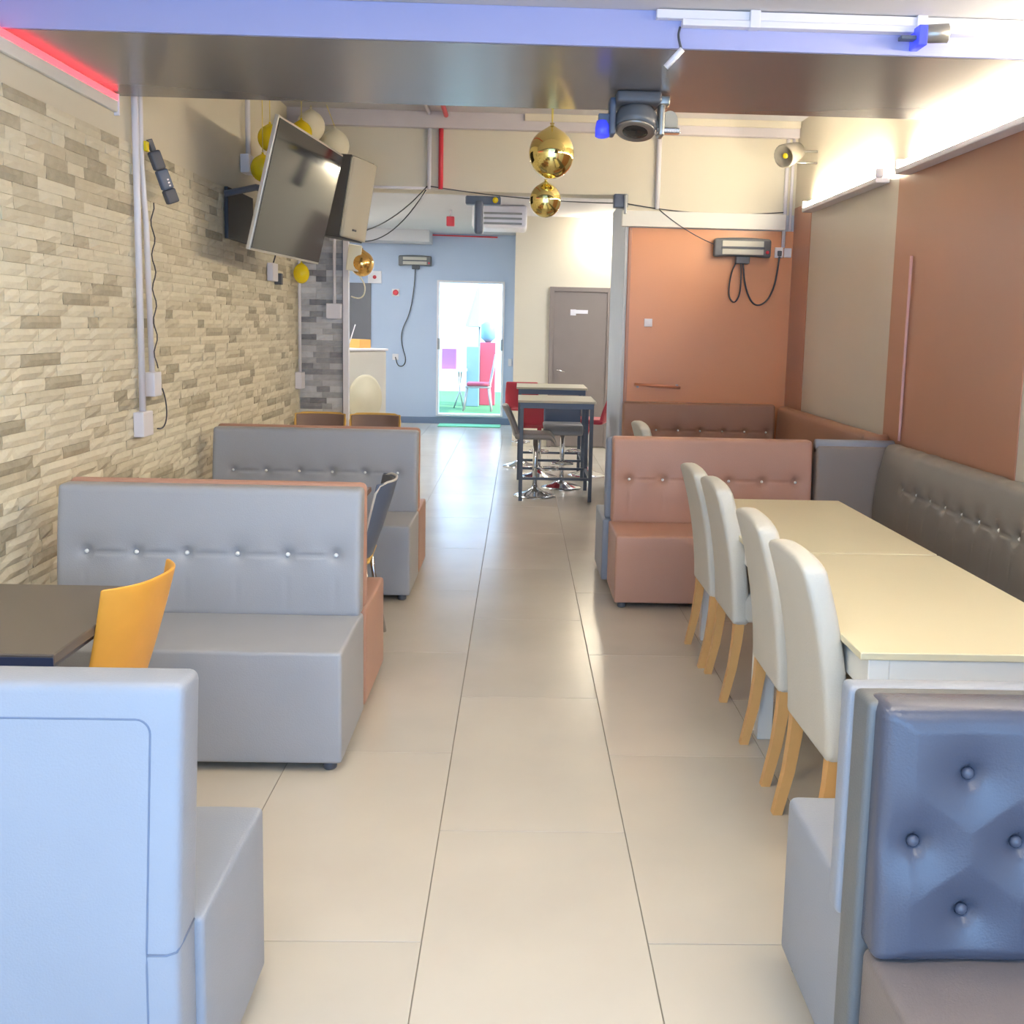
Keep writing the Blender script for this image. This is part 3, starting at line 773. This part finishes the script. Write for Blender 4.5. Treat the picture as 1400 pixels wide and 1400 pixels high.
conduit('white conduit dropping beside the stone pier', [(XL+.05, 9.20, 2.6), (XL+.05, 9.20, 1.16)], .014, boxes=[(XL+.02, XL+.08, 9.13, 9.27, 1.02, 1.17)])
conduit('white conduit on the stone pier with a square box', [(-1.67, 9.25, 3.0), (-1.67, 9.25, 1.78)], .014, boxes=[(-1.74, -1.605, 9.22, 9.278, 1.65, 1.785)])
t = thing('wall_socket', 'white socket below the television with dark plug', 'socket', (XL+.03, 8.25, 2.0))
obj('socket_box', box(XL+.022, XL+.07, 8.15, 8.32, 1.93, 2.07, .005), WPLASTIC, t)
obj('plug', box(XL+.024, XL+.08, 8.38, 8.44, 1.91, 2.0, .004), BLACKP, t)
obj('cord', tube(sm([(XL+.05, 8.24, 2.07), (XL+.08, 8.22, 2.15), (XL+.1, 8.1, 2.3)]), .006, 6), CABLE, t, True)
post = thing('frame_post', 'white upright frame post at the edge of the stone pier', 'post', (-1.575, 9.28, 0))
obj('post', box(-1.598, -1.548, 9.26, 9.33, 0, 3.25 if False else 2.768, .003), WPLASTIC, post)
obj('dark_edge', box(-1.604, -1.598, 9.27, 9.33, 0, 2.768), BLACK, post)
# pipes on the header
conduit('white pipe running down the beige header wall', [(-.80, 5.35, 3.40), (-.815, YH-.09, 3.40)], .016)
conduit('white upright pipe on the header wall beside the red pipe', [(-.815, YH-.02, 3.285), (-.815, YH-.02, 2.78)], .018)
conduit('red sprinkler pipe under the upper ceiling', [(-.64, 5.35, 3.385), (-.67, YH-.09, 3.385)], .02, REDP, cat='pipe')
conduit('red upright pipe on the beige header wall', [(-.715, YH-.024, 3.285), (-.715, YH-.024, 2.78)], .021, REDP, cat='pipe')
conduit('thin white pipe along the bottom of the header wall', [(-1.55, YH-.012, 2.785), (-.83, YH-.012, 2.785)], .012)
conduit('white upright pipe on the right half of the header wall', [(1.165, YH-.02, 3.40), (1.165, YH-.02, 2.66)], .022)
conduit('white pipe pair in the far right corner above the sockets', [(2.285, YH-.02, 3.40), (2.285, YH-.02, 2.36)], .016)
conduit('thin white pipe in the far right corner of the header wall', [(2.335, YH-.02, 3.40), (2.335, YH-.02, 2.5)], .013)
# cables
def cable(label, a, b, sag, r=.005, m=CABLE):
    a, b = Vector(a), Vector(b); n = 14
    pts = [a.lerp(b, i/n)-Vector((0, 0, sag*4*(i/n)*(1-i/n))) for i in range(n+1)]
    return tag(obj('hanging_cable', tube(pts, r, 6), m, None, True), label, 'cable')
cable('dark cable sagging from the header pipe to the loudspeaker', (-.83, YH-.03, 2.80), (-1.48, 8.5, 2.33), .10)
cable('second dark cable drooping below the loudspeaker', (-.84, YH-.03, 2.77), (-1.52, 9.22, 2.35), .16)
cable('dark cable strung across the opening behind the gold balloons', (-.80, YH-.03, 2.80), (.84, YH-.03, 2.70), .03)
cable('dark cable strung from the grey box to the corner pipes', (.84, YH-.03, 2.71), (2.27, YH-.03, 2.66), .05)
cable('thin dark cable falling to the patio heater on the orange wall', (1.18, YH-.065, 2.65), (1.70, YH-.06, 2.36), .03, .004)
cable('pinkish cable hanging down the right wall panel', (XR-.02, 6.22, 2.1), (XR-.02, 6.22, .97), 0, .009, mat('pale_pink_cable', 'd9a9a4', .5))
# switch, rail, heater, sockets on the orange wall
t = thing('light_switch', 'white square switch plate on the orange wall', 'switch', (1.125, YH, 1.68))
obj('plate', box(1.09, 1.16, YH-.018, YH-.006, 1.645, 1.715, .003), WPLASTIC, t)
obj('rocker', box(1.112, 1.138, YH-.024, YH-.018, 1.665, 1.695, .002), WPLASTIC, t)
t = thing('wall_rail', 'thin copper coloured rail low on the orange wall', 'rail', (1.22, YH-.02, 1.12))
obj('bar', tube([(1.02, YH-.03, 1.135), (1.43, YH-.03, 1.115)], .013, 8), mat('copper_rail', 'd9926f', .3, metal=.3), t, True)
for x in (1.05, 1.40): obj('bracket', box(x-.01, x+.01, YH-.03, YH-.006, 1.105, 1.14, .002), GREYM, t)
def heater(label, x0, x1, y, z0, z1):
    t = thing('wall_heater', label, 'heater', ((x0+x1)/2, y, (z0+z1)/2))
    zc = (z0+z1)/2
    obj('body', rbox(x0, x1, y-.10, y-.03, z0, z1, .02, 4, 2, 3, lambda p: Vector((p.x, p.y, p.z+.012*(1-((p.x-(x0+x1)/2)/((x1-x0)/2))**2)))), mat('heater_body', '6a6c70', .45), t, True)
    w = x1-x0
    f = obj('reflector', box(x0+.14*w, x1-.14*w, y-.108, y-.100, z0+.15*(z1-z0), z1-.12*(z1-z0), .002), HEATG, t)
    obj('bar', box(x0+.12*w, x1-.12*w, y-.116, y-.108, zc-.008, zc+.012, .002), BLACKP, f)
    obj('indicator', lathe([(.015, 0), (.015, .008), (.008, .012)], (x1-.07*w, y-.102, z0+.3*(z1-z0)), 12, axis=(0, -1, 0)), REDP, t, True)
    obj('bracket', box((x0+x1)/2-.05, (x0+x1)/2+.07, y-.08, y-.006, z0-.05, z0+.01, .005), BLACKP, t)
    return t
h1 = heater('grey infrared wall heater on the orange wall', 1.665, 2.165, YH, 2.26, 2.42)
obj('cord', tube(sm([(1.875, YH-.05, 2.23), (1.83, YH-.04, 2.12), (1.815, YH-.04, 1.93), (1.87, YH-.04, 1.86), (1.92, YH-.04, 1.93), (1.925, YH-.04, 2.1), (1.91, YH-.05, 2.23)]), .007, 6), CABLE, h1, True)
obj('cord', tube(sm([(1.93, YH-.05, 2.22), (1.96, YH-.04, 2.02), (2.02, YH-.04, 1.88), (2.09, YH-.04, 1.845), (2.17, YH-.04, 1.90), (2.22, YH-.04, 2.02), (2.24, YH-.04, 2.15), (2.25, YH-.05, 2.28)]), .008, 6), CABLE, h1, True)
t = thing('wall_socket', 'pair of white sockets beside the heater on the orange wall', 'socket', (2.28, YH, 2.31))
obj('plate', box(2.215, 2.285, YH-.03, YH-.006, 2.27, 2.36, .004), WPLASTIC, t)
obj('plate', box(2.295, 2.36, YH-.03, YH-.006, 2.275, 2.355, .004), WPLASTIC, t)
obj('plug', box(2.235, 2.27, YH-.055, YH-.03, 2.285, 2.33, .006), BLACKP, t)
h2 = heater('grey infrared wall heater on the blue end wall', -1.99, -1.46, 16.8, 2.55, 2.71)
obj('cord', tube(sm([(-1.72, 16.75, 2.52), (-1.74, 16.77, 2.2), (-1.80, 16.77, 1.8), (-1.95, 16.77, 1.5), (-1.93, 16.77, 1.25), (-1.86, 16.77, 1.05), (-1.90, 16.77, .93), (-2.0, 16.77, .93), (-2.04, 16.77, 1.08)]), .008, 6), CABLE, h2, True)
def plate(label, cat, x, y, z, w, h, dot=None):
    t = thing('wall_plate', label, cat, (x, y, z)); obj('plate', box(x-w/2, x+w/2, y-.025, y-.002, z-h/2, z+h/2, .004), WPLASTIC, t)
    if dot: obj('button', lathe([(dot, 0), (dot, .01), (dot*.6, .014)], (x, y-.025, z), 14, axis=(0, -1, 0)), REDP, t, True)
plate('white plate with red dot on the blue wall above the socket', 'switch', -2.04, 16.8, 2.12, .12, .12, .045)
plate('white box with small red light beside the dark panel', 'switch', -2.38, 16.8, 2.36, .22, .2, .03)
plate('white socket low on the blue wall', 'socket', -2.04, 16.8, 1.08, .10, .10)
plate('small white switch right of the rear doorway', 'switch', -.165, 16.8, 1.03, .06, .12)
tag(obj('wall_board', box(-2.80, -2.44, 16.76, 16.798, 1.22, 2.26, .004), DKPANEL), 'dark grey board on the blue wall beside the post', 'board')
t = thing('fire_sounder', 'small red alarm sounder under the rear ceiling', 'alarm', (-.93, 13.4, 3.08))
obj('body', box(-.98, -.88, 13.35, 13.45, 2.88, 3.0, .01), REDP, t); obj('stem', tube([(-.93, 13.4, 3.0), (-.93, 13.4, 3.079)], .015), WPLASTIC, t)
tag(obj('red_cable', tube([(-2.3, 16.77, 3.06), (-.4, 16.77, 3.04)], .012, 6), REDP), 'thin red cable along the top of the blue wall', 'cable')

# red strip under the soffit on the left wall
t = thing('light_strip', 'red light strip above white trunking at the top of the stone wall', 'light strip', (XL, 4.7, 2.6))
obj('strip', box(XL+.001, XL+.025, 3.7, 5.22, 2.672, 2.700, .003), REDG, t)
obj('trunking', box(XL+.001, XL+.022, 3.7, 5.22, 2.615, 2.67, .004), WHITE, t)
obj('end_cap', box(XL+.001, XL+.028, 5.22, 5.232, 2.60, 2.705, .003), WPLASTIC, t)
# trunking and fittings on the beam
t = thing('beam_trunking', 'white double trunking fixed along the blue lit beam', 'trunking', (1.4, 4.1, 2.82))
obj('trunking', box(.50, XR-.01, 4.095, 4.13, 2.812, 2.846, .003), WPLASTIC, t)
obj('trunking', box(.60, XR-.01, 4.085, 4.13, 2.785, 2.810, .003), WPLASTIC, t)
for x in (.88, 1.53): obj('clip', box(x-.02, x+.02, 4.08, 4.13, 2.783, 2.849, .003), WPLASTIC, t)
t = thing('stick_light', 'small white stick lamp hanging from the beam', 'lamp', (.60, 4.11, 2.78))
obj('cord', tube(sm([(.595, 4.115, 2.785), (.585, 4.10, 2.75), (.60, 4.10, 2.70)]), .005, 6), CABLE, t, True)
obj('stick', tube([(.605, 4.10, 2.70), (.545, 4.12, 2.635)], .012, 10), WPLASTIC, t, True)
t = thing('spotlight', 'small blue lit spotlight on the right end of the beam', 'lamp', (1.56, 4.08, 2.78))
obj('bracket', box(1.50, 1.535, 4.03, 4.13, 2.725, 2.80, .004), GLASSB, t)
obj('bracket', box(1.44, 1.50, 4.05, 4.09, 2.75, 2.765, .003), SLATEP, t)
obj('head', lathe([(.02, -.05), (.034, -.03), (.036, .05), (.025, .055)], (1.57, 4.06, 2.775), 16, axis=(1, -.25, 0)), GREYM, t, True)

# moving head light cluster under the soffit
t = thing('moving_head_light', 'grey disco moving head light under the glossy soffit', 'stage light', (.54, 4.95, 2.71))
obj('base', rbox(.42, .63, 4.84, 5.06, 2.655, 2.709, .015, 3, 3, 2), BLACKP, t, True)
obj('yoke_arm', rbox(.395, .425, 4.90, 5.00, 2.52, 2.69, .012, 1, 2, 4), SLATEP, t, True)
obj('yoke_arm', rbox(.625, .655, 4.90, 5.00, 2.52, 2.69, .012, 1, 2, 4), GREYM, t, True)
hd_ = obj('head', lathe([(.05, -.05), (.085, -.04), (.10, -.01), (.10, .03), (.092, .055), (.07, .058)], (.525, 4.95, 2.60), 24, axis=(-.1, -.35, -1)), mat('moving_head_body', '63666c', .35, var=.05), t, True)
obj('lens', lathe([(.072, .054), (.06, .066), (.03, .070), (0, .071)], (.525, 4.95, 2.60), 24, axis=(-.1, -.35, -1)), SCREEN, hd_, True)
obj('ring', lathe([(.072, .050), (.092, .053), (.092, .064), (.074, .066)], (.525, 4.95, 2.60), 24, axis=(-.1, -.35, -1)), GREYM, hd_, True)
obj('par_lamp', lathe([(.028, 0), (.034, .03), (.034, .07), (.024, .072)], (.365, 4.95, 2.585), 14, axis=(0, -.2, -1)), GLASSB, t, True)
obj('par_bracket', box(.345, .40, 4.93, 4.97, 2.575, 2.62, .004), SLATEP, t)
b = NB(); n = 16
fan = [Vector((.665+.055*math.cos(PI*i/n-.3), 4.93, 2.565+.075*math.sin(PI*i/n))) for i in range(n+1)]
f1 = [b.verts.new(p) for p in fan]; f2 = [b.verts.new(p+Vector((0, .012, 0))) for p in fan]
b.faces.new(f1); b.faces.new(f2)
for i in range(n): b.faces.new((f1[i], f1[i+1], f2[i+1], f2[i]))
b.faces.new((f1[0], f1[n], f2[n], f2[0]))
obj('half_disc', b, GRILLE, t)
obj('clamp', box(.62, .73, 4.91, 4.96, 2.535, 2.56, .005), CHROME, t)
obj('clamp', rbox(.62, .675, 4.89, 4.97, 2.66, 2.70, .008, 1, 1, 1), GREYM, t, True)
# stage light behind the header
t = thing('stage_light', 'slate stage light hanging below the header opening', 'stage light', (-.42, 9.42, 3.08))
obj('hanger', tube([(-.40, 9.42, 3.079), (-.40, 9.42, 2.80)], .014), SLATEP, t)
obj('body', rbox(-.52, -.20, 9.36, 9.48, 2.70, 2.775, .015, 3, 2, 2), SLATEP, t, True)
obj('arm', rbox(-.44, -.355, 9.35, 9.45, 2.44, 2.74, .03, 2, 2, 5), SLATEP, t, True)
obj('lens', lathe([(.026, 0), (.026, .02), (.01, .028)], (-.25, 9.36, 2.737), 12, axis=(0, -1, 0)), YELLOW, t, True)
t = thing('air_conditioner', 'white ceiling air conditioner behind the stage light', 'air conditioner', (-.32, 12.9, 3.08))
obj('casing', rbox(-.62, .05, 12.6, 13.2, 2.80, 3.078, .04, 4, 4, 3), WPLASTIC, t, True)
for i in range(3): obj('louvre', box(-.56, -.01, 12.588, 12.60, 2.84+.06*i, 2.865+.06*i, .002), GREYM, t)
t = thing('wall_lamp', 'bright round wall lamp above the washroom door', 'lamp', (1.09, 13.8, 2.80))
obj('back_plate', lathe([(.09, 0), (.09, .02)], (1.09, 13.849, 2.80), 20, axis=(0, -1, 0)), WPLASTIC, t, True)
obj('globe', sphere((1.09, 13.74, 2.80), .085, 20), LAMPG, t, True)
# small box at header corner
t = thing('camera_box', 'small grey box fixed at the left end of the white trunking', 'camera', (.845, YH-.06, 2.66))
obj('body', rbox(.78, .90, YH-.12, YH-.01, 2.655, 2.77, .01, 2, 2, 2), SLATEP, t, True)
obj('arm', box(.865, .89, YH-.14, YH-.12, 2.60, 2.76, .004), GREYM, t)
# clamp spotlight near the right corner
t = thing('clamp_spotlight', 'grey clamp spotlight in the upper right corner above the sockets', 'lamp', (2.28, 8.5, 3.06))
ax = Vector((-.75, -.6, -.35))
obj('head', lathe([(.03, -.13), (.07, -.11), (.085, -.02), (.095, .08), (.085, .085), (.06, .05)], (2.14, 8.4, 3.05), 20, axis=ax), mat('spot_grey', '827d74', .45), t, True)
obj('lens', lathe([(.022, .055), (.02, .07), (0, .075)], (2.14, 8.4, 3.05), 12, axis=ax), YELLOW, t, True)
for z in (3.08, 2.99): obj('bracket', tube([(2.16, 8.43, z), (XR-.005, 8.43, z)], .009, 8), GREYM, t, True)

# ================================================================== BALLOONS
def balloon(label, c, r, m, string=None, neck_up=True, group='balloons on strings', sz=1.08):
    t = thing('balloon', label, 'balloon', c, group)
    s = 1 if neck_up else -1
    prof = [(r*math.sin(PI*i/14)*(1 if i < 10 else 1), -r*sz*math.cos(PI*i/14)) for i in range(13)]+[(r*.16, r*sz*1.06), (r*.06, r*sz*1.12), (r*.11, r*sz*1.2), (0, r*sz*1.2)]
    obj('skin', lathe(prof, c, 26, axis=(0, 0, s)), m, t, True)
    if string: obj('ribbon', tube([(c[0], c[1], c[2]+r*sz*1.15*s)]+list(string), .0035, 5), mat('yellow_ribbon', 'e3cf70', .5), t, True)
    return t
g1 = balloon('larger shiny gold balloon hanging in the middle of the room', (.154, 5.9, 2.589), .128, GOLD, [(.13, 5.9, 3.415)], group='shiny gold balloons')
obj('ribbon', tube([(.155, 5.9, 2.74), (.172, 5.9, 3.415)], .0035, 5), MATS['yellow_ribbon'], g1, True)
balloon('smaller shiny gold balloon just below the larger gold one', (.126, 5.96, 2.338), .090, GOLD, [(.13, 5.95, 2.45)], group='shiny gold balloons')
balloon('yellow balloon at the upper left edge of the television', (-1.86, 7.72, 2.94), .088, YELLOW, [(-1.86, 7.72, 3.415)])
balloon('yellow balloon at the left edge of the television, lower one', (-1.84, 7.42, 2.68), .085, YELLOW, [(-1.84, 7.42, 3.415)])
balloon('white balloon topmost behind the television', (-1.78, 8.80, 3.235), .115, WBALL, [(-1.78, 8.80, 3.40)])
balloon('white balloon right behind the upper corner of the television', (-1.60, 8.90, 3.10), .12, WBALL, [(-1.66, 8.85, 3.418)])
balloon('yellow balloon peeping between the white balloons and the television', (-1.80, 8.52, 3.13), .085, YELLOW, [(-1.80, 8.52, 3.418)])
balloon('yellow drop shaped balloon below the television', (XL+.11, 9.0, 2.03), .068, YELLOW, [(XL+.10, 9.0, 2.25), (XL+.05, 9.1, 2.4)], sz=1.25)
am = balloon('amber foil balloon beside the white post', (-1.42, 9.22, 2.14), .105, AMBER, [(-1.5, 9.22, 2.3)])
obj('flap', xform(rbox(-.06, .06, -.012, .012, -.11, .12, .01, 3, 1, 4), Matrix.Translation((-1.48, 9.15, 2.18)) @ Matrix.Rotation(.12, 4, 'Y')), WBALL, am, True)
obj('tail', tube(sm([(-1.44, 9.22, 2.03), (-1.39, 9.22, 1.95), (-1.40, 9.22, 1.86), (-1.45, 9.23, 1.83), (-1.52, 9.24, 1.85)]), .007, 6), WBALL, am, True)

# handheld device on the left wall
t = thing('handheld_device', 'dark handheld device hanging beside the white conduits', 'device', (XL+.12, 5.62, 2.3))
MD = frame_mat((XL+.10, 5.60, 2.37), (.75, -.66, 0), (0, 0, 1)) @ Matrix.Rotation(math.radians(22), 4, 'Z')
obj('grip', xform(rbox(-.032, .032, .03, .13, -.02, .02, .012, 2, 3, 2), MD), BLACKP, t, True)
f = obj('face', xform(rbox(-.03, .035, -.075, .03, -.018, .02, .01, 2, 3, 2), MD), SLATEP, t, True)
obj('foot', xform(rbox(-.03, .038, -.15, -.075, -.02, .02, .01, 2, 3, 2), MD), BLACKP, t, True)
obj('aerial', xform(box(-.014, .014, .13, .19, -.012, .012, .004), MD), BLACKP, t)
for k in range(3): obj('mark', xform(box(.006, .016, -.03-.016*k, -.022-.016*k, .020, .0215), MD), WPLASTIC, f)
obj('clip', box(XL+.062, XL+.078, 5.44, 5.48, 2.47, 2.52, .003), YELLOW, t)

# white appliance in the rear room
t = thing('appliance', 'white standing appliance with a round pale disc beyond the post', 'appliance', (-1.85, 11.1, 0))
MA = Matrix.Translation((-1.93, 11.15, 0)) @ Matrix.Rotation(math.radians(-33), 4, 'Z')   # front towards local +x
bd_ = obj('body', xform(rbox(-.32, .32, -.36, .36, 0.005, 1.32, .02, 3, 3, 5), MA), WHITE, t, True)
obj('top_edge', xform(box(-.33, .335, -.37, .37, 1.32, 1.345, .005), MA), WPLASTIC, t)
obj('disc', lathe([(.27, 0), (.27, .012), (.24, .022), (.12, .026), (.11, .034), (0, .036)], MA @ Vector((.32, 0, .80)), 32, axis=MA.to_3x3() @ Vector((1, 0, 0))), mat('pale_disc', 'e3dcc4', .5), t, True)
tag(obj('small_carton', xform(box(-.05, .16, .10, .28, 1.345, 1.44, .005), MA), mat('orange_carton', 'e8b060', .6)), 'orange carton on top of the white appliance', 'box')
tag(obj('small_box', xform(box(.0, .2, -.33, -.13, 1.345, 1.47, .005), MA), WPLASTIC), 'white box with thin straw on top of the white appliance', 'box')
tag(obj('straw', xform(tube([(.10, -.02, 1.347), (.16, .03, 1.60)], .006, 6), MA), WPLASTIC), 'thin white stick standing on the white appliance', 'stick')

# green mat by the rear door
tag(obj('door_mat', box(-1.30, -.30, 16.25, 16.70, .001, .014, .003), MAT_GREEN), 'green mat on the floor inside the rear doorway', 'mat')

# ================================================================== YARD BEHIND THE DOOR
struct(obj('floor_yard', box(-5, 4, 16.96, 24.2, -.02, .08), TURF), 'green artificial turf of the yard', 'floor')
struct(obj('wall_yard', box(-5, 4, 24.0, 24.15, .08, 3.6), OUTW), 'white rendered wall at the end of the yard', 'wall')
t = thing('garden_table', 'white folding table in the yard behind the doorway', 'table', (-1.5, 19.2, .08))
obj('table_top', box(-2.1, -1.0, 18.95, 19.45, .76, .80, .004), WPLASTIC, t)
for x in (-1.9, -1.12): obj('leg', tube([(x-.1, 19.05, .08), (x, 19.2, .40), (x+.02, 19.3, .76)], .014, 6), GREYM, t, True); obj('leg', tube([(x+.08, 19.05, .08), (x, 19.2, .40), (x-.02, 19.1, .76)], .014, 6), GREYM, t, True)
tag(obj('lilac_box', box(-1.46, -1.19, 19.1, 19.3, .80, 1.18, .006), PINK), 'lilac box standing on the yard table', 'box')
GCH = mat('garden_chair_plastic', 'b9a49c', .5)
t = thing('garden_chair', 'white garden chair with red seat in the yard', 'chair', (-.75, 18.6, .08))
obj('seat', rbox(-.98, -.52, 18.35, 18.8, .50, .54, .015, 4, 4, 1), GCH, t, True)
obj('cushion', rbox(-.95, -.55, 18.33, 18.75, .54, .60, .02, 4, 4, 1), FRED, t, True)
obj('backrest', rbox(-.56, -.52, 18.36, 18.80, .54, 1.12, .015, 1, 4, 4, lambda p: Vector((p.x+.18*(p.z-.54), p.y, p.z))), GCH, t, True)
for x, dx in ((-.95, -.06), (-.56, .06)):
    for y in (18.38, 18.77): obj('leg', tube([(x, y, .52), (x+dx, y, .08)], .022, 8, r1=.016), GCH, t, True)
t = thing('water_dispenser', 'red and pale blue bottle dispenser in the yard', 'dispenser', (-.62, 20.0, .08))
obj('cabinet', box(-.78, -.48, 19.85, 20.15, .08, 1.30, .01), FRED, t)
obj('bottle', lathe([(.05, 0), (.14, .08), (.14, .34), (.06, .40), (0, .40)], (-.63, 20, 1.30), 16), SKYB, t, True)
tag(obj('blue_crate', box(-1.02, -.78, 19.5, 19.75, .08, 1.22, .01), SKYB), 'pale blue bin beside the red dispenser in the yard', 'bin')
t = thing('closed_parasol', 'pale grey folded parasol in the yard', 'parasol', (-.85, 21.2, .08))
obj('pole', tube([(-.85, 21.2, .08), (-.85, 21.2, 2.5)], .02, 8), GREYM, t, True)
obj('canopy', lathe([(.02, .42), (.06, .35), (.16, .0), (.30, -.45), (.24, -.46), (.02, -.1)], (-.85, 21.2, 2.05), 8), mat('parasol_grey', 'a89aa4', .8), t)
